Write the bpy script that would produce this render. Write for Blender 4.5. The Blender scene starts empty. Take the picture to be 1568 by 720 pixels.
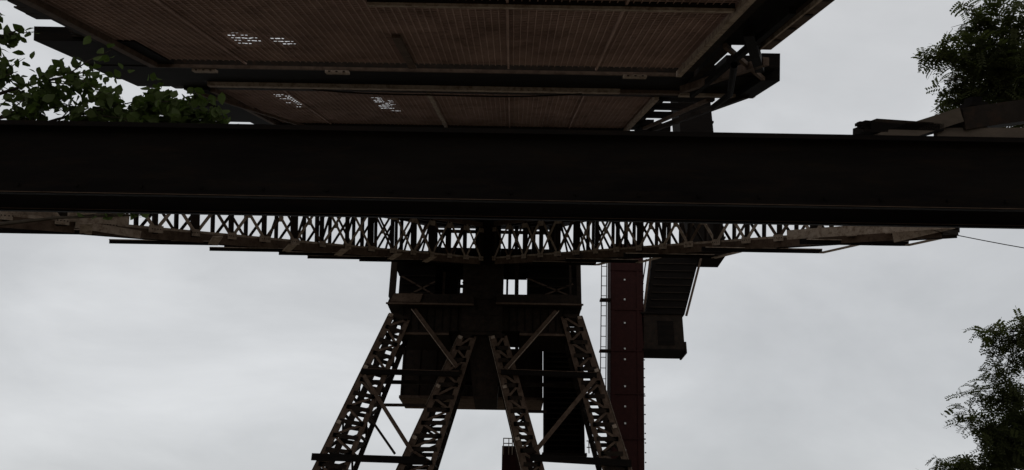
import bpy, math, random
from mathutils import Vector, Matrix
random.seed(7)
S=bpy.context.scene
# ---------------------------------------------------------------- camera
cd=bpy.data.cameras.new("camera"); cam=bpy.data.objects.new("camera",cd)
S.collection.objects.link(cam); S.camera=cam
cd.sensor_width=36; cd.lens=36*1184/1568; cd.clip_end=5000
R=Matrix.Rotation(math.pi/2+math.radians(23.6),4,'X')@Matrix.Rotation(math.radians(1.0),4,'Z')
cam.matrix_world=Matrix.Translation((0,0,1.6))@R
S.view_settings.view_transform='Standard'; S.view_settings.look='None'; S.view_settings.exposure=0
# inclined bridge frame (the skip bridge climbs at 22.4 degrees)
INC=Matrix.Translation((0,0,1.6))@Matrix.Rotation(math.radians(22.4),4,'X')
WLD=Matrix.Identity(4)
def I2W(x,y,z): return INC@Vector((x,y,z))
# ---------------------------------------------------------------- materials
def mat(name,c1,c2,rough=0.85,scale=3.0,c3=None,bump=0.25,contrast=(0.3,0.7),c3w=(0.5,0.75),stretch=(1,1,1)):
    m=bpy.data.materials.new(name); m.use_nodes=True; nt=m.node_tree; n=nt.nodes; l=nt.links
    b=n["Principled BSDF"]; b.inputs["Roughness"].default_value=rough
    b.inputs["Specular IOR Level"].default_value=0.08
    tc=n.new("ShaderNodeTexCoord"); mp=n.new("ShaderNodeMapping"); mp.inputs["Scale"].default_value=stretch
    l.new(tc.outputs["Object"],mp.inputs[0])
    ns=n.new("ShaderNodeTexNoise"); ns.inputs["Scale"].default_value=scale
    ns.inputs["Detail"].default_value=8; ns.inputs["Roughness"].default_value=0.7
    l.new(mp.outputs[0],ns.inputs["Vector"])
    r=n.new("ShaderNodeValToRGB"); r.color_ramp.elements[0].position=contrast[0]; r.color_ramp.elements[1].position=contrast[1]
    r.color_ramp.elements[0].color=(*c1,1); r.color_ramp.elements[1].color=(*c2,1)
    l.new(ns.outputs["Fac"],r.inputs["Fac"])
    out=r.outputs["Color"]
    if c3:
        n2=n.new("ShaderNodeTexNoise"); n2.inputs["Scale"].default_value=scale*2.7; n2.inputs["Detail"].default_value=7; n2.inputs["Roughness"].default_value=0.75
        l.new(mp.outputs[0],n2.inputs["Vector"])
        mr=n.new("ShaderNodeMapRange"); mr.inputs[1].default_value=c3w[0]; mr.inputs[2].default_value=c3w[1]
        l.new(n2.outputs["Fac"],mr.inputs[0])
        mx=n.new("ShaderNodeMix"); mx.data_type='RGBA'; mx.inputs[7].default_value=(*c3,1)
        l.new(mr.outputs[0],mx.inputs[0]); l.new(out,mx.inputs[6]); out=mx.outputs[2]
    l.new(out,b.inputs["Base Color"])
    if bump:
        bp=n.new("ShaderNodeBump"); bp.inputs["Strength"].default_value=bump; bp.inputs["Distance"].default_value=0.02
        l.new(ns.outputs["Fac"],bp.inputs["Height"]); l.new(bp.outputs["Normal"],b.inputs["Normal"])
    return m
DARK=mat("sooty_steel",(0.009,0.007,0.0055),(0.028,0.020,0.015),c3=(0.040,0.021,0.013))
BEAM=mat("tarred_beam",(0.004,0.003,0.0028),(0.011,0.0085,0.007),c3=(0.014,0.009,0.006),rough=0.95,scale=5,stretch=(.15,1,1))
TAN=mat("weathered_paint_steel",(0.25,0.19,0.145),(0.42,0.34,0.275),c3=(0.11,0.062,0.038),scale=2.5,c3w=(0.46,0.7))
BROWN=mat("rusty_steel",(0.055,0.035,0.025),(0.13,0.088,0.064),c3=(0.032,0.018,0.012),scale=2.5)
MAROON=mat("maroon_oxide_steel",(0.024,0.0085,0.008),(0.038,0.013,0.011),c3=(0.014,0.008,0.007))
WHITE=mat("sky_hole_white",(0.5,0.5,0.48),(0.75,0.75,0.72))  # pale colour standing in for bright sky seen through holes in the column
GRATE=mat("rust_and_flare_grating",(0.25,0.165,0.14),(0.46,0.32,0.275),c3=(0.15,0.095,0.078),scale=0.5)  # rust brown, lightened in the base colour to suggest warm lens flare
WOOD=mat("old_timber",(0.05,0.04,0.03),(0.14,0.105,0.08),scale=4,stretch=(.3,1,1))
BARK=mat("bark",(0.03,0.022,0.015),(0.07,0.055,0.04),scale=6,bump=0.6)
CONC=mat("concrete",(0.22,0.21,0.19),(0.34,0.33,0.30))
def leafmat(name,a,b_):
    m=mat(name,a,b_,rough=0.6,scale=1.5,bump=0)
    nt=m.node_tree; n=nt.nodes; l=nt.links; b=n["Principled BSDF"]
    tr=n.new("ShaderNodeBsdfTranslucent"); tr.inputs["Color"].default_value=(a[0]*1.8,b_[1]*1.2,a[2],1)
    mx=n.new("ShaderNodeMixShader"); mx.inputs[0].default_value=0.35
    l.new(b.outputs[0],mx.inputs[1]); l.new(tr.outputs[0],mx.inputs[2]); l.new(mx.outputs[0],n["Material Output"].inputs[0])
    return m
LEAFA=leafmat("broad_leaf",(0.042,0.055,0.018),(0.082,0.105,0.036))
LEAFB=leafmat("locust_leaf",(0.036,0.040,0.017),(0.064,0.070,0.028))
GROUND=mat("gravel_and_moss",(0.10,0.088,0.068),(0.21,0.185,0.15),scale=0.8,c3=(0.06,0.075,0.03),bump=0.6)
# ---------------------------------------------------------------- mesh builder
class B:
    def __init__(s,M=WLD): s.v=[];s.f=[];s.m=[];s.mats=[];s.M=M
    def mi(s,m):
        if m not in s.mats: s.mats.append(m)
        return s.mats.index(m)
    def hexa(s,p,m):
        i=len(s.v); s.v+= [s.M@Vector(q) for q in p]
        for q in ((0,3,2,1),(4,5,6,7),(0,1,5,4),(1,2,6,5),(2,3,7,6),(3,0,4,7)):
            s.f.append(tuple(i+k for k in q)); s.m.append(s.mi(m))
    def box(s,x0,x1,y0,y1,z0,z1,m):
        s.hexa([(x0,y0,z0),(x1,y0,z0),(x1,y1,z0),(x0,y1,z0),(x0,y0,z1),(x1,y0,z1),(x1,y1,z1),(x0,y1,z1)],m)
    def prism(s,poly,y0,y1,m):
        a=[(x,y0,z) for x,z in poly]; b=[(x,y1,z) for x,z in poly]; s.hexa(a+b,m)
    def bar(s,p0,p1,w,h,m,up=(0,1,0)):
        p0=Vector(p0);p1=Vector(p1); d=(p1-p0).normalized(); u=Vector(up)
        if abs(d.dot(u))>0.98: u=Vector((1,0,0))
        sd=d.cross(u).normalized(); u=sd.cross(d).normalized()
        c=[sd*w/2+u*h/2, -sd*w/2+u*h/2,-sd*w/2-u*h/2, sd*w/2-u*h/2]
        s.hexa([p0+q for q in c]+[p1+q for q in c],m)
    def tube(s,pts,rads,m,n=7):
        rings=[]
        for k,p in enumerate(pts):
            p=Vector(p); a=Vector(pts[max(0,k-1)]); b=Vector(pts[min(len(pts)-1,k+1)]); d=(b-a).normalized()
            u=d.orthogonal().normalized(); w=d.cross(u); i=len(s.v)
            for j in range(n):
                t=2*math.pi*j/n; s.v.append(s.M@(p+(u*math.cos(t)+w*math.sin(t))*rads[k]))
            rings.append(i)
        for a,b in zip(rings,rings[1:]):
            for j in range(n):
                s.f.append((a+j,a+(j+1)%n,b+(j+1)%n,b+j)); s.m.append(s.mi(m))
    def poly(s,pts,m):
        i=len(s.v); s.v+=[s.M@Vector(p) for p in pts]; s.f.append(tuple(range(i,i+len(pts)))); s.m.append(s.mi(m))
    def obj(s,name,parent=None):
        me=bpy.data.meshes.new(name); me.from_pydata([tuple(v) for v in s.v],[],s.f); me.update()
        for m in s.mats: me.materials.append(m)
        me.polygons.foreach_set("material_index",s.m); o=bpy.data.objects.new(name,me)
        S.collection.objects.link(o)
        if parent: o.parent=parent
        return o
def empty(name):
    e=bpy.data.objects.new(name,None); S.collection.objects.link(e); return e
# ---------------------------------------------------------------- world / sun
w=bpy.data.worlds.new("World"); S.world=w; w.use_nodes=True; nt=w.node_tree; n=nt.nodes; l=nt.links
bg=n["Background"]; bg.inputs["Strength"].default_value=0.12
sky=n.new("ShaderNodeTexSky"); sky.sky_type='NISHITA'; sky.sun_disc=False
sky.sun_elevation=math.radians(52); sky.sun_rotation=math.radians(40)
tc=n.new("ShaderNodeTexCoord"); mp=n.new("ShaderNodeMapping"); mp.inputs["Scale"].default_value=(1,1,1.9)
mp.inputs["Location"].default_value=(0.3,0.1,0.4)
l.new(tc.outputs["Generated"],mp.inputs[0])
ns=n.new("ShaderNodeTexNoise"); ns.inputs["Scale"].default_value=2.1; ns.inputs["Detail"].default_value=7; ns.inputs["Roughness"].default_value=0.55
ns.inputs["Distortion"].default_value=0.35
l.new(mp.outputs[0],ns.inputs["Vector"])
rp=n.new("ShaderNodeValToRGB"); e=rp.color_ramp.elements
e[0].position=0.30; e[0].color=(4.05,4.15,4.25,1); e[1].position=0.72; e[1].color=(6.4,6.5,6.6,1)
x=e.new(0.5); x.color=(4.95,5.05,5.15,1)
l.new(ns.outputs["Fac"],rp.inputs[0])
mx=n.new("ShaderNodeMix"); mx.data_type='RGBA'; mx.inputs[0].default_value=0.95
l.new(sky.outputs[0],mx.inputs[6]); l.new(rp.outputs[0],mx.inputs[7]); l.new(mx.outputs[2],bg.inputs[0])
sd=bpy.data.lights.new("sun",'SUN'); sd.energy=1.0; sd.angle=math.radians(20); sd.color=(1,0.96,0.9)
so=bpy.data.objects.new("sun",sd); S.collection.objects.link(so)
az=math.radians(40); el=math.radians(52)
dirv=Vector((math.sin(az)*math.cos(el),math.cos(az)*math.cos(el),math.sin(el)))
so.rotation_euler=dirv.to_track_quat('Z','Y').to_euler(); so.location=(30,30,60)
# ---------------------------------------------------------------- ground
g=B(); g.poly([(-2500,-2500,0),(2500,-2500,0),(2500,2500,0),(-2500,2500,0)],GROUND); g.obj("ground")
# ---------------------------------------------------------------- near beam across the view
b=B(INC)
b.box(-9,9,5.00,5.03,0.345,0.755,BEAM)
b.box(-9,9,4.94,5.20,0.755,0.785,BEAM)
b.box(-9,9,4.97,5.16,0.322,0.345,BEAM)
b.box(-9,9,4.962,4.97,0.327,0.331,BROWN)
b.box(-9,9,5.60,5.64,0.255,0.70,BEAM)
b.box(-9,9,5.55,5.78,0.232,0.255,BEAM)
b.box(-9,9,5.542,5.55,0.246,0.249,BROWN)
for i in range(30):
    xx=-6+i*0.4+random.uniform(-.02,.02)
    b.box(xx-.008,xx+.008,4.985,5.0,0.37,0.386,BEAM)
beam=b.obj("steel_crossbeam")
b=B()
for sx in (-8.6,8.6):
    p=I2W(sx,5.3,0.22); b.box(sx-.15,sx+.15,p.y-.15,p.y+.15,0,p.z,BEAM)
b.obj("posts",beam)
# timbers on the beam
b=B(INC)
b.bar((2.44,5.4,0.90),(2.93,5.4,0.895),0.05,0.3,BEAM); b.bar((2.47,5.4,0.935),(2.86,5.4,0.915),0.025,0.3,DARK); b.box(2.38,2.55,5.25,5.4,0.855,0.875,BEAM)
b.bar((2.50,5.4,0.80),(3.05,5.4,0.985),0.10,0.3,WOOD)
b.bar((3.05,5.4,0.955),(3.9,5.5,1.10),0.15,0.3,DARK)
b.bar((2.9,5.3,0.84),(3.9,5.3,0.86),0.11,0.05,WOOD)
b.bar((3.15,5.35,0.80),(3.25,5.35,1.0),0.12,0.05,DARK)
b.bar((2.98,5.42,0.92),(3.10,5.45,1.03),0.05,0.05,BEAM)
b.box(3.21,3.28,5.4,5.5,0.99,1.14,BEAM); b.box(3.19,3.31,5.38,5.52,1.075,1.10,BEAM)
for i in range(7):
    b.bar((2.46+i*.012,5.3,.89+i*.006),(2.40+random.uniform(-.05,.03),5.3,.885+i*.008),.012,.05,BEAM)
b.obj("broken_timber")
b=B(INC)
pts=[(3.55+i*0.2,6.5,0.235-0.024*i-0.05*math.sin(i/12*3.14)) for i in range(12)]
b.tube(pts,[0.004]*12,DARK,5); b.obj("cable")
# ---------------------------------------------------------------- overhead gangway with gratings
gang=empty("overhead_gangway")
def grating(name,x0,x1,y0,y1,z,slots,px=0.16,py=0.24):
    b=B(INC); nx=int((x1-x0)/px); ny=int((y1-y0)/py)
    def hole(xa,ya): return any(a<=xa<=c and bq<=ya<=d for a,bq,c,d in slots)
    for j in range(ny):
        ya=y0+(y1-y0)*j/ny; yb=y0+(y1-y0)*(j+1)/ny; run=None
        for i in range(nx+1):
            xa=x0+(x1-x0)*i/nx; xb=x0+(x1-x0)*(i+1)/nx
            h= i<nx and hole(xa,ya)
            if (h or i==nx):
                if run is not None: b.poly([(run,ya,z),(xa,ya,z),(xa,yb,z),(run,yb,z)],GRATE)
                run=None
                if h:   # corroded cell: only a narrow slit is open
                    s=random.choice((0.0,0.0,.04,.06,.07)); o=random.uniform(.05,.09)
                    b.poly([(xa,ya,z),(xb,ya,z),(xb,ya+o,z),(xa,ya+o,z)],GRATE)
                    b.poly([(xa,ya+o+s,z),(xb,ya+o+s,z),(xb,yb,z),(xa,yb,z)],GRATE)
            elif run is None: run=xa
    for j in range(ny*2):
        ya=y0+(y1-y0)*(j+.5)/(ny*2)
        cuts=sorted([(a,c+px) for a,bq,c,d in slots if bq<=ya<=d+py]); xs=x0
        for a,c in cuts: b.box(xs,a,ya-.02,ya+.02,z-0.05,z-0.004,GRATE); xs=c
        b.box(xs,x1,ya-.02,ya+.02,z-0.05,z-0.004,GRATE)
    for i in range(0,nx+1):
        xa=x0+(x1-x0)*i/nx
        b.box(xa-.012,xa+.012,y0,y1,z-0.066,z-0.054,GRATE)
    return b.obj(name,gang)
grating("near_grating",-10.0,4.45,9.0,20.9,5.1,[(-7.1,18.2,-6.4,19.4),(-6.0,18.6,-5.6,19.4),(-9.0,14.9,-8.3,15.6)])
grating("far_grating",-9.5,4.5,24.2,31.2,5.1,[(-4.9,25.8,-4.2,28.4),(-8.1,25.5,-7.6,27.9)])
b=B(INC)
def hb(y,x0,x1,m=TAN,h=0.16,z=4.85,d=0.25): b.box(x0,x1,y,y+d,z,z+h,m); b.box(x0-.01,x1+.01,y+.02,y+d-.02,z+h,5.35,DARK)
hb(23.3,-9.3,3.2,TAN,0.12); hb(23.31,3.21,5.0,BROWN,0.10);hb(23.32,5.01,7.3,TAN,0.08,4.80); hb(21.2,-10.0,4.6,BROWN,0.09,4.9,.08); hb(15.45,-3.0,4.4,TAN,0.06,4.9,.12)
hb(31.2,-9.6,4.7,TAN,0.10); hb(24.1,-9.4,4.6,DARK,0.1,4.95)
b.box(-12.0,7.2,21.5,23.25,4.98,5.3,BEAM)
b.box(-11.9,-9.4,19.0,24.2,5.0,5.35,BEAM)
for y0,y1 in ((9,21.1),(24.3,31.3)):
    b.box(4.42,4.56,y0,y1,4.85,5.0,TAN); b.box(4.6,4.9,y0,y1,5.0,5.4,DARK)
    b.box(-10.0 if y0<20 else -9.6,(-9.8 if y0<20 else -9.45),y0,y1,4.86,5.0,BROWN)
b.box(-10.4,-10.05,9,21,5.0,5.5,DARK)
b.box(-2.78,-2.66,24.3,31.2,4.9,5.0,TAN); b.box(-2.9,-2.7,18,21.1,4.95,5.02,BROWN)
for x0 in (-7.4,-.2,2.2): b.box(x0,x0+.05,9,21.1,4.99,5.03,GRATE); b.box(x0,x0+.05,24.4,31.1,4.99,5.03,GRATE)
b.box(4.95,5.75,9,18.5,5.05,5.3,BEAM); b.box(5.78,6.15,9,18.5,4.95,5.1,BROWN)
b.box(5.75,5.80,9,18.5,4.85,4.95,TAN)
b.box(5.0,5.2,18.5,23.2,4.95,5.2,DARK); b.box(6.7,7.2,20.9,23.3,4.75,5.5,BEAM); b.box(5.6,7.0,20.4,21.6,5.0,5.3,BEAM)
b.bar((5.0,16.5,4.8),(6.3,19.8,4.8),.22,.2,BEAM,(0,0,1)); b.bar((6.2,19,4.8),(4.9,22.5,4.8),.18,.2,BROWN,(0,0,1))
b.bar((6.9,22.9,4.75),(5.0,31,4.75),.16,.16,DARK,(0,0,1)); b.bar((5.9,23.4,4.7),(4.9,29,4.7),.12,.1,BROWN,(0,0,1))
b.bar((5.4,15,4.8),(5.3,23,4.75),.14,.14,BEAM,(0,0,1)); b.bar((4.9,18,4.9),(6.8,21,4.8),.1,.1,BROWN,(0,0,1))
for yy in (23.8,24.5,26,27.6,29.3): b.box(4.6,6.6-(yy-23.5)*.22,yy,yy+.3,4.9,5.1,BEAM)
b.box(4.9,6.0,29.5,33,4.7,5.0,BEAM)
for k in range(9): b.box(5.85,6.08,10+k*.95,10.1+k*.95,4.93,4.95,DARK)
for (xx,yy) in ((-8.6,21.5),(-4.9,21.4),(3.3,21.3),(-1.0,31.25),(3.2,31.25)):
    b.box(xx-.32,xx+.32,yy-.25,yy-.02,4.82,4.89,TAN)
    for k in (-.2,0,.2): b.box(xx+k-.03,xx+k+.03,yy-.26,yy-.25,4.84,4.87,DARK)
for i in range(16):
    yy=14+i*0.45; b.box(-10.4-random.uniform(.1,.6),-10.38,yy,yy+.4,5.1,5.14,DARK)
for i in range(10):
    xx=-11.9+i*.27; b.box(xx,xx+.24,24.2,24.25+random.uniform(.0,.5),5.0,5.04,DARK)
b.bar((-10,24.3,4.82),(-8.2,31,4.82),.10,.1,BROWN,(0,0,1))
b.box(-12,-9.4,28,31.3,5.05,5.2,BEAM); b.box(-10.4,-9.65,24.2,31.3,4.9,5.2,BEAM)
for (x0,x1,y0,zz) in ((-9,-2,30.8,4.7),(-3,4.2,30.9,4.72),(-6,2,22.9,4.7)):
    b.tube([(x0+(x1-x0)*i/10,y0+.1*math.sin(i),zz-.12*math.sin(i/10*math.pi)) for i in range(11)],[.025]*11,DARK,5)
b.tube([(5.3,18.6,4.6),(6.1,21.8,4.55),(6.2,24,4.6)],[.09]*3,BEAM,8)
b.obj("frame",gang)
# ---------------------------------------------------------------- lattice girders meeting at the tower
def girder(P0,P1,H,nb,inner0=0.0):
    P0=Vector(P0);P1=Vector(P1); D=(P1-P0); d=D.normalized(); U=Vector((0,0,1)); N=d.cross(U).normalized()
    if N.y<0: N=-N
    b=B(INC)
    def at(t,h,o=0): return P0+D*t+U*h+N*o
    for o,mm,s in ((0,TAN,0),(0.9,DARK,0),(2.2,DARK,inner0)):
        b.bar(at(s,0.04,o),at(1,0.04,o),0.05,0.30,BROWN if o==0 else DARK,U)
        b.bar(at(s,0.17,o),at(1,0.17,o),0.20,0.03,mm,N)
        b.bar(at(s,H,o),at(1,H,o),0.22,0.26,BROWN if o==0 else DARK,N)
    for i in range(nb+1):
        t=i/nb; far=t>=inner0
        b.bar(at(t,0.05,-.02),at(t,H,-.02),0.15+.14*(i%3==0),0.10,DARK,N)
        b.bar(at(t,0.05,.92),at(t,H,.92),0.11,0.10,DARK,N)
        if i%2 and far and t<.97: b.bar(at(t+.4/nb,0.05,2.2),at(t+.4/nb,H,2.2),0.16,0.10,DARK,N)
        b.bar(at(t,0.04,0),at(t,0.04,2.2 if far else .9),0.10,0.14,DARK,U)
        b.bar(at(t,H,0),at(t,H,2.2 if far else .9),0.14,0.14,DARK,U)
        g=random.uniform(.14,.26)
        b.bar(at(t,0.2,-.085)-d*g,at(t,0.2,-.085)+d*g,0.22,0.02,TAN,N)
        b.bar(at(t,H-.3,-.085)-d*g,at(t,H-.3,-.085)+d*g,0.22,0.02,TAN,N)
        for k in (-.14,-.05,.05,.14):
            b.bar(at(t,0.2,-.10)+d*k,at(t,0.2,-.11)+d*(k+.001),0.03,0.03,DARK,U)
        if i<nb:
            t2=(i+1)/nb
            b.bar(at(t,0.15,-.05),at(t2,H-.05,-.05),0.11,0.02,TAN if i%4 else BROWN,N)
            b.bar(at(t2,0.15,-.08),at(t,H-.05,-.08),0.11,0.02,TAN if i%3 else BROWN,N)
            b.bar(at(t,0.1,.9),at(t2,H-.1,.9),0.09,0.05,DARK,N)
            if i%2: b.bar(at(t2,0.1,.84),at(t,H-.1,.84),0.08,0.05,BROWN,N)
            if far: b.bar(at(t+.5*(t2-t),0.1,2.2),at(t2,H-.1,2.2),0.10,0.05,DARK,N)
            tm=(t+t2)/2; b.bar(at(tm,H/2-.1,-.10),at(tm,H/2+.1,-.10),0.2,0.02,TAN,N)
    return b
def lerp3(a,c,t): return tuple(a[k]+(c[k]-a[k])*t for k in range(3))
La=(-13.24,20,.50); Lb=(-1.63,40,-.60); Ra=(13.24,20,.83); Rb=(-.85,40,-.58)
Ls=lerp3(La,Lb,-0.12); Rs=lerp3(Ra,Rb,0.085)
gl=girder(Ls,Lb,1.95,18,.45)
for (xo,xi,y,z) in ((-16.5,-12.0,22.1,.43),(-13.2,-9.85,25.8,.19),(-11.0,-8.25,28.6,-.01),(-9.2,-6.9,31.0,-.14),(-8.8,-5.25,33.8,-.30),(-7,-4,36,-.42)):
    gl.box(xo,xi,y-.45,y+.12,z-.17,z-.02,BEAM); gl.box(xo,xi,y-.47,y-.45,z-.05,z-.02,TAN)
    gl.bar((xi-.02,y-.3,z-.15),(xi+.5,y-1.2,z+.12),.3,.04,TAN,(0,0,1))
gl.bar((-15.5,18.6,.98),(-11.2,22.6,.72),.04,.34,TAN,(0,0,1))
gl.bar((-12.2,21.6,.55),(-11.0,22.9,.30),.04,.22,TAN,(0,0,1))
gl.obj("lattice_girder")
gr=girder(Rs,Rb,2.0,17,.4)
for (xo,xi,y,z) in ((12.4,9.2,24.6,.57),(10.9,6.8,27.6,.30),(8.0,4.5,31.0,.04),(5.6,2.4,34.6,-.24),(4,1,37,-.42)):
    gr.box(xi,xo,y-.45,y+.12,z-.19,z-.02,BEAM); gr.box(xi,xo,y-.47,y-.45,z-.05,z-.02,TAN)
    gr.bar((xo+.02,y-.3,z-.17),(xo+1.0,y-1.3,z+.16),.4,.04,TAN,(0,0,1))
gr.bar((12.0,21.3,.98),(8.9,25,.68),.04,.30,TAN,(0,0,1)); gr.bar((12.1,21.2,1.0),(11.2,22.7,.62),.05,.34,TAN,(0,0,1))
gr.obj("lattice_girder")
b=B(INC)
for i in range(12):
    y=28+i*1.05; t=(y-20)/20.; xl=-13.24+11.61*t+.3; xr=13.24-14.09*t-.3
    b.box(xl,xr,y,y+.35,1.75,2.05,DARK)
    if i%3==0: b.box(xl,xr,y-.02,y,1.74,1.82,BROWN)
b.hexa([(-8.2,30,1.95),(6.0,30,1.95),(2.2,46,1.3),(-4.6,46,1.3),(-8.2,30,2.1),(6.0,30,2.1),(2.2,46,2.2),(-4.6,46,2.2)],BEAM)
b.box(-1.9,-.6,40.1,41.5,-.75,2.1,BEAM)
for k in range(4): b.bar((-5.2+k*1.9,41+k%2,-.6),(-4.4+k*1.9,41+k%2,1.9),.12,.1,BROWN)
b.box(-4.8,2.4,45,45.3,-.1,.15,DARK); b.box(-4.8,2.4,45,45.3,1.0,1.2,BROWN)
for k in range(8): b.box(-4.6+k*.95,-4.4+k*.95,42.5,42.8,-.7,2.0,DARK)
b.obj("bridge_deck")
q=I2W(*Ls); b=B(); sx=-1
for dy in (-.8,.8): b.bar((q.x+sx*.5,q.y+dy,q.z+.1),(q.x+sx*1.3,q.y+dy*2.2,0),.35,.35,DARK)
for k in (.25,.5,.75): b.bar((q.x+sx*(.5+.8*k),q.y-.8-.96*k,q.z*(1-k)),(q.x+sx*(.5+.8*k),q.y+.8+.96*k,q.z*(1-k)),.15,.15,DARK)
b.obj("steel_trestle")
# ---------------------------------------------------------------- gantry tower (vertical, world frame)
tw=empty("gantry_tower")
def ext(pt,pb,z=0.0):
    k=(pt[1]-z)/(pt[1]-pb[1]); return (pt[0]+(pb[0]-pt[0])*k,z)
b=B()
def leg(ot,ob,it,ib,Y0=40.0,dep=1.5,splay=1.2):
    ob2=ext(ot,ob); ib2=ext(it,ib); sgn=1 if it[0]>ot[0] else -1
    def P(a,c,t,o): return Vector((a[0]+(c[0]-a[0])*t, Y0+(dep+splay*t)*o, a[1]+(c[1]-a[1])*t))
    for o in (0,1):
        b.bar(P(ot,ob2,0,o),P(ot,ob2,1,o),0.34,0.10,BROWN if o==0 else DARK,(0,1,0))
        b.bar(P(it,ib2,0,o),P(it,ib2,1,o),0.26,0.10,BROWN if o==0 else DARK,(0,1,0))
        nb=20
        for i in range(nb):
            t=i/nb;t2=(i+1)/nb
            A=(ot,ob2) if i%2 else (it,ib2); C=(it,ib2) if i%2 else (ot,ob2)
            v=Vector((0,-.06,0))
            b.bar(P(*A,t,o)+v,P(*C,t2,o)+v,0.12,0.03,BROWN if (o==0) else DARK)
            b.bar(P(ot,ob2,t,o)+v,P(it,ib2,t,o)+v,0.22,0.03,DARK)
            if o==0 and i%4==0:
                q=P(ot,ob2,t,0)+Vector((0,-.10,0)); b.bar(q,P(ot,ob2,t+.012,0)+Vector((0,-.10,0)),.22,.02,TAN)
    b.bar(P(ot,ob2,0,0)+Vector((-sgn*.17,.05,0)),P(ot,ob2,1,0)+Vector((-sgn*.17,.05,0)),.05,.2,TAN)
    nb=16
    for i in range(nb):
        t=i/nb;t2=(i+1)/nb
        for a,c in ((ot,ob2),(it,ib2)):
            o=i%2; b.bar(P(a,c,t,o),P(a,c,t2,1-o),0.16,0.09,DARK,(1,0,0)); b.bar(P(a,c,t,0),P(a,c,t,1),0.14,0.10,DARK,(0,0,1))
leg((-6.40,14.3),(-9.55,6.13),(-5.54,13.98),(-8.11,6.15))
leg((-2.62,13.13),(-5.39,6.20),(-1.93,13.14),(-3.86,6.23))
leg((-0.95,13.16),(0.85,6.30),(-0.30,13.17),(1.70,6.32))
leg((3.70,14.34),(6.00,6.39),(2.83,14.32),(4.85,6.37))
Y=39.85
def fb(x0,z0,x1,z1,wd,m,y=Y,h=.12): b.bar((x0,y,z0),(x1,y,z1),wd,h,m)
fb(-7.75,11.10,-2.6,11.05,.26,BEAM); fb(-.45,11.2,4.55,11.1,.26,BEAM); fb(-9.8,6.75,-4.1,6.66,.34,BEAM); fb(1.1,6.9,6.15,6.7,.34,BEAM)
fb(-7.7,11.24,-2.65,11.19,.03,BROWN); fb(-.42,11.35,4.5,11.25,.03,BROWN)
fb(-5.2,14.5,-2.75,11.4,.24,BROWN,39.8); fb(2.47,14.55,-.2,11.35,.24,BROWN,39.8)
fb(-5.33,14.5,-2.88,11.4,.03,TAN,39.72); fb(2.60,14.55,-.07,11.35,.03,TAN,39.72)
fb(-7.55,10.85,-4.8,7.05,.20,BROWN,39.7); fb(4.45,10.9,1.37,7.2,.22,BROWN,39.7)
fb(-7.05,8.7,-5.65,6.95,.12,DARK,39.8); fb(-6.9,9.38,-4.3,9.40,.14,DARK); fb(.7,9.4,2.0,9.4,.14,DARK,41)
fb(-7.9,11.05,4.7,11.05,.2,DARK,42)
b.obj("legs",tw)
b=B()
for cx_ in (-11.3,-6.4,2.9,7.4): b.box(cx_-1.1,cx_+1.1,39.3,43.5,0,.7,CONC)
b.obj("footings",tw)
b=B()
b.hexa([(-6.65,39.6,14.75),(-2.0,39.6,14.75),(-2.0,43.6,14.75),(-6.65,43.6,14.75),(-6.45,39.6,15.35),(-2.0,39.6,15.35),(-2.0,43.6,15.35),(-6.45,43.6,15.35)],DARK)
b.hexa([(-.78,39.6,14.85),(3.85,39.6,14.85),(3.85,43.6,14.85),(-.78,43.6,14.85),(-.78,39.6,15.4),(3.65,39.6,15.4),(3.65,43.6,15.4),(-.78,43.6,15.4)],DARK)
b.box(-6.7,-2.0,39.5,39.6,14.72,14.80,BROWN); b.box(-.8,3.9,39.5,39.6,14.82,14.90,BROWN)
b.hexa([(-6.5,39.55,14.85),(-4.9,39.55,14.85),(-4.9,39.6,14.85),(-6.5,39.6,14.85),(-6.3,39.45,15.3),(-4.75,39.45,15.3),(-4.75,39.6,15.3),(-6.3,39.6,15.3)],BROWN)
b.box(-5.9,-3.3,40.1,43.4,13.25,14.72,DARK); b.box(-3.3,-2.15,40.1,43.4,13.45,14.72,DARK); b.box(.5,3.2,40.1,43.4,13.3,14.82,DARK); b.box(-.6,.5,40.1,43.4,13.5,14.82,DARK)
b.box(-5.9,-3.3,40.05,40.1,13.2,13.32,BROWN); b.box(.5,3.2,40.05,40.1,13.25,13.37,BROWN)
for k in range(9):
    b.box(-5.8+k*.42,-5.76+k*.42,40.06,40.1,13.5,14.7,BEAM); b.box(-.5+k*.42,-.46+k*.42,40.06,40.1,13.5,14.8,BEAM)
b.box(-2.65,-.45,39.9,43.6,13.2,17.7,DARK)
for k in range(5): b.box(-2.68,-.42,39.86,39.9,13.4+k*.9,13.46+k*.9,DARK)
b.hexa([(-1.85,40.4,9.85),(-.65,40.4,9.85),(-.65,43,9.85),(-1.85,43,9.85),(-2.3,40.2,13.3),(-.5,40.2,13.3),(-.5,43.2,13.3),(-2.3,43.2,13.3)],DARK)
b.box(-6.68,-6.34,40,40.3,15.3,17.8,DARK); b.box(3.6,3.85,40,40.3,14.8,17.8,DARK); b.box(3.2,3.32,40,40.2,15.3,17.8,DARK)
b.box(-6.15,-4.3,41.2,41.5,15.3,17.6,BEAM); b.box(-4.25,-3.05,42.0,42.3,15.3,17.6,BEAM)
b.box(.9,3.5,41.3,41.6,15.3,17.6,BEAM); b.box(.2,.42,40.5,40.8,15.3,17.7,DARK); b.box(-.28,-.16,41,41.2,15.3,17.7,DARK)
b.box(.95,3.9,43.0,43.3,15.3,18,BEAM); b.box(-6.6,-3.0,43.0,43.3,15.3,18,BEAM)
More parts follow.
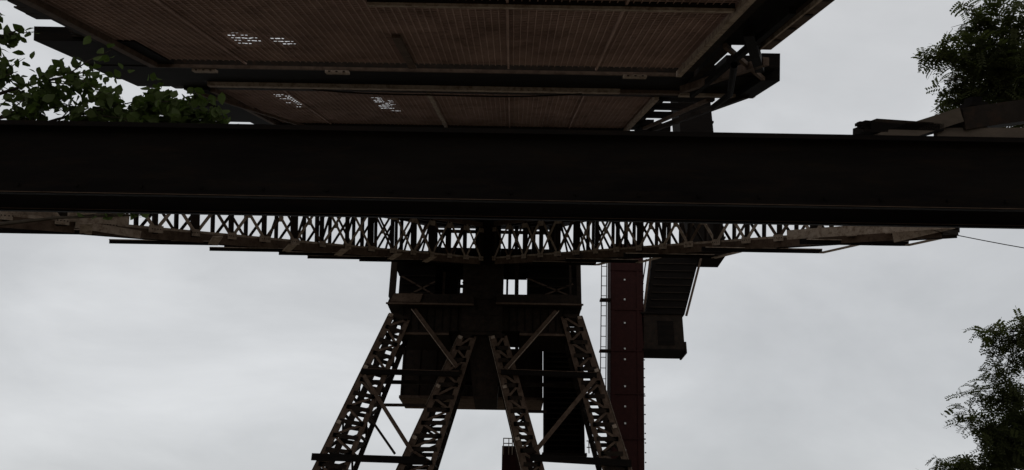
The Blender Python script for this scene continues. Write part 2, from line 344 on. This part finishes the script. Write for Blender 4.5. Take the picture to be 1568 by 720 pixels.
for (x0,x1) in ((-6.2,-4.3),(.9,3.5)):
    b.bar((x0,41.1,15.5),(x1,41.1,16.6),.09,.05,BROWN); b.bar((x0,41.1,16.9),(x1,41.1,15.8),.09,.05,BROWN)
    for z in (15.9,16.4,16.9): b.box(x0,x1,41.05,41.12,z,z+.05,DARK)
b.box(-3.95,-3.8,41.9,42,15.4,17.5,BROWN)
for z in (15.6,16.1,16.6,17.1): b.box(-3.1,-2.6,41.9,42.1,z,z+.14,DARK)
b.box(-.3,.9,41.2,41.4,15.35,15.55,DARK); b.box(-.5,.9,42,42.2,17.2,17.6,DARK)
b.box(-6.7,3.9,40.2,43.4,17.75,18.1,BEAM)
b.obj("head_storey",tw)
b=B()
b.box(-6.35,1.95,45,48,10.95,13.85,DARK)
for k in range(9): b.box(-6.3+k*.95,-6.24+k*.95,44.93,45,10.98,13.8,DARK)
b.box(-6.4,2.0,44.9,48.1,10.80,10.95,BROWN)
b.box(-2.8,-2.6,45,45.2,13.85,14.8,DARK); b.box(.3,.5,45,45.2,13.85,14.9,DARK); b.box(-4.9,-4.7,45,45.2,13.85,14.9,DARK);b.box(1.3,1.4,45,45.2,13.85,14.9,DARK)
b.box(-6.2,2,45.4,45.6,14.5,14.6,DARK)
for k in range(10): b.box(-6+k*.85,-5.96+k*.85,45.3,45.35,13.85,14.5,DARK)
b.box(2.0,2.15,44.5,45.6,7.8,15.0,BEAM); b.box(4.15,4.3,44.5,45.6,7.8,15.0,BEAM); b.box(2.15,4.15,45.5,45.6,7.8,15.0,BEAM)
for k in range(24): b.box(2.15,4.15,44.7,45.1,7.9+k*.3,7.96+k*.3,DARK)
b.box(1.9,4.4,44.4,45.7,7.62,7.8,DARK)
for xx in (4.5,4.75,5.0): b.box(xx,xx+.05,44.5,44.55,7.8,8.5,TAN)
for z in (8.1,8.45): b.box(4.4,5.05,44.5,44.55,z,z+.05,TAN)
b.box(-.35,1.4,45,47,0,8.2,MAROON)
for xx in (-.3,.0,.2): b.box(xx,xx+.05,44.9,44.94,7.7,8.6,TAN)
b.box(-.3,.24,44.9,44.94,8.3,8.35,TAN);b.box(-.3,.24,44.9,44.94,8.58,8.63,TAN)
b.obj("machinery_house",tw)
# ---------------------------------------------------------------- maroon column with ladder, platform, chute
b=B()
b.hexa([(5.1,42,0),(6.85,42,0),(6.85,43.6,0),(5.1,43.6,0),(5.85,42,19.5),(7.75,42,19.5),(7.75,43.6,19.5),(5.85,43.6,19.5)],MAROON)
def cx(z): return 5.1+.75*z/19.5
for z in (7.6,9.0,9.9,11.0,12.5,13.1,14.6,16.0,17.2):
    x=cx(z)+.75; b.box(x,x+.09,41.96,42,z,z+.09,WHITE)
for k in range(8):
    z=1+k*2.4; b.box(cx(z)-.03,cx(z)+1.88,41.95,42,z,z+.06,MAROON)
for k in range(30):
    z=3+k*.5; b.box(cx(z)+1.83,cx(z)+1.9,41.97,42,z,z+.06,MAROON)
for o in (.12,1.55): b.bar((5.1+o,41.98,0),(5.85+o,41.98,19.4),.16,.03,MAROON)
col=b.obj("maroon_steel_column")
b=B()
for o in (-.55,-.25): b.bar((cx(9.5)+o-.02,41.9,9.5),(cx(18.5)+o,41.9,18.5),.05,.05,MAROON)
for k in range(15):
    z=9.6+k*.6; b.box(cx(z)-.55,cx(z)-.25,41.88,41.92,z,z+.03,MAROON)
for z in (10,13,16): b.box(cx(z)-.6,cx(z),41.9,42.4,z,z+.08,DARK)
b.obj("ladder",col)
b=B()
b.box(7.45,9.75,42,43.5,13.15,15.2,DARK); b.box(7.4,9.85,41.9,43.6,15.2,15.3,BEAM); b.box(7.4,9.8,41.9,43.6,13.05,13.15,BEAM)
b.box(8.3,9.2,41.97,42,13.4,14.8,BEAM); b.box(9.75,9.85,41.95,43.5,12.95,13.6,DARK)
b.prism([(7.75,15.35),(9.95,15.3),(11.1,18.9),(8.35,18.9)],42.3,43.3,BEAM)
b.bar((7.6,42.2,15.35),(8.2,42.2,18.9),.12,.1,BROWN); b.bar((10.02,42.2,15.2),(11.2,42.2,18.9),.12,.1,BROWN)
for k in range(7): b.bar((8.0+k*.08,42.25,15.7+k*.45),(10.0+k*.14,42.25,15.7+k*.45),.05,.05,DARK)
b.bar((7.3,42.1,15.4),(7.9,42.1,18.6),.06,.06,DARK)
b.obj("chute",col)
b=B(); b.box(10.5,12.6,42,44,18.9,31,BEAM)
for k in range(12): b.box(12.6,12.68,42,42.2,19+k,19.1+k,DARK)
b.obj("upper_mast",col)
# ---------------------------------------------------------------- trees
def leaf(b,c,size,m):
    q=Matrix.Rotation(random.uniform(0,6.28),3,'Z')@Matrix.Rotation(random.gauss(0,.9),3,'X')@Matrix.Rotation(random.gauss(0,.9),3,'Y')
    sh=[(0,-.5),(.38,-.22),(.45,.1),(.2,.42),(0,.6),(-.2,.42),(-.45,.1),(-.38,-.22)]
    b.poly([c+q@Vector((x*size*.85,y*size,abs(x)*size*.25)) for x,y in sh],m)
def spray(b,c,m,L=.3,ls=.068):
    d=Vector((random.gauss(0,1),random.gauss(0,1),random.gauss(-.2,.6))).normalized(); up=Vector((random.gauss(0,.6),random.gauss(0,.6),1)).normalized()
    s=d.cross(up).normalized(); k=6
    for i in range(k):
        p=c+d*L*(i/k)+Vector((0,0,-.08*(i/k)**2))
        for sg in (-1,1):
            a=s*sg+d*.45; a.normalize(); w=d*ls*.26; q=p+a*.006; z=Vector((0,0,random.uniform(-.02,.015)))
            b.poly([q,q+a*ls*.3+w,q+a*ls*.75+w*.9,q+a*ls+z,q+a*ls*.75-w*.9,q+a*ls*.3-w],m)
    b.poly([c,c+d*L+s*.004,c+d*L-s*.004],m)
def tree(name,base,top,clusters,kind,r0):
    b=B(); base=Vector(base); top=Vector(top)
    tp=[base.lerp(top,t)+Vector((random.uniform(-.15,.15),random.uniform(-.15,.15),0))*(t>0) for t in [i/7 for i in range(8)]]
    b.tube(tp,[r0*(1-.11*i) for i in range(8)],BARK,9)
    for (c,r,nn) in clusters:
        c=Vector(c); zt=max(.25,min(.95,(c.z-1.0-base.z)/(top.z-base.z))); s=base.lerp(top,zt)
        mid=s.lerp(c,.55)+Vector((random.uniform(-.2,.2),random.uniform(-.2,.2),.25))
        pts=[s,s.lerp(mid,.5)+Vector((0,0,.12)),mid,mid.lerp(c,.5)+Vector((0,0,.05)),c]
        b.tube(pts,[.06,.045,.03,.018,.007],BARK,6)
        nk=9 if kind!='broad' else 6
        for k in range(nk):
            e=c+Vector((random.gauss(0,1),random.gauss(0,1),random.gauss(0,.8))).normalized()*r*random.uniform(.7,1.25)
            st=pts[3].lerp(c,random.random()); b.tube([st,st.lerp(e,.5)+Vector((0,0,.04)),e],[.009,.006,.003],BARK,4)
            for j in range(nn//nk):
                p=st.lerp(e,random.uniform(.2,1.1))+Vector((random.gauss(0,1),random.gauss(0,1),random.gauss(0,1)))*r*.17
                if kind=='broad': leaf(b,p,random.uniform(.08,.15),LEAFA)
                else: spray(b,p,LEAFB,L=random.uniform(.18,.32))
    return b.obj(name)
L=[((-5.8,9,2.5),.28,80),((-5.87,9,1.98),.2,50),((-4.93,9,2.03),.34,90),((-5.28,9.2,1.66),.42,170),((-5.8,9,1.55),.35,110),((-4.47,9,1.66),.36,150),((-3.95,9,1.66),.34,170),((-3.6,9,1.55),.22,150),((-3.45,9,1.45),.16,70),((-4.2,9.1,1.5),.35,150),((-4.39,9.3,.36),.09,12),((-6.6,9.5,2.2),.6,120),((-7.2,9.5,1.4),.6,120),((-4.7,9.4,1.5),.35,110),((-5.3,9.1,1.45),.35,100)]
tree("broadleaf_tree",(-9.2,9.2,0),(-8.6,8.6,9.2),[(I2W(*c),r,k) for c,r,k in L],'broad',.17)
T=[((8.75,14,4.3),.6,190),((9.2,14,3.64),.75,340),((8.45,14,3.62),.5,170),((8.6,14,3.3),.55,200),((7.72,14,3.79),.34,90),((8.05,14,3.72),.38,100),((7.9,14,2.85),.36,80),((8.25,14,3.0),.4,100),((8.0,14,3.3),.3,50),((8.89,14,3.04),.5,180),((9.2,14,2.75),.45,150),((8.7,14,2.7),.35,90),((10.1,14,4.0),1,300),((8.4,14,4.35),.4,80),((9.6,14,2.7),.6,160),((9.3,14,5.0),.8,200),((10.6,14.5,5.0),1,150)]
tree("locust_tree",(12,12.5,0),(11.6,11.8,13.5),[(I2W(*c),r,k) for c,r,k in T],'locust',.22)
T=[((10.3,16,-1.45),.5,210),((10.35,16,-2.1),.38,80),((10,16,-2.74),.55,270),((10.4,16,-3.2),.6,340),((9.7,16,-3.42),.4,130),((10.5,16,-4.1),.75,400),((9.08,16,-4.24),.42,120),((9.7,16,-4.15),.45,180),((10.1,16,-3.7),.45,170),((11.6,16,-2.5),1.0,300),((11.5,16,-4.2),1.1,300),((9.4,16,-5.0),.7,150),((11.0,16,-1.4),.5,120)]
tree("locust_tree",(13,16.5,0),(12.8,16.3,7.8),[(I2W(*c),r,k) for c,r,k in T],'locust',.2)
print("done")
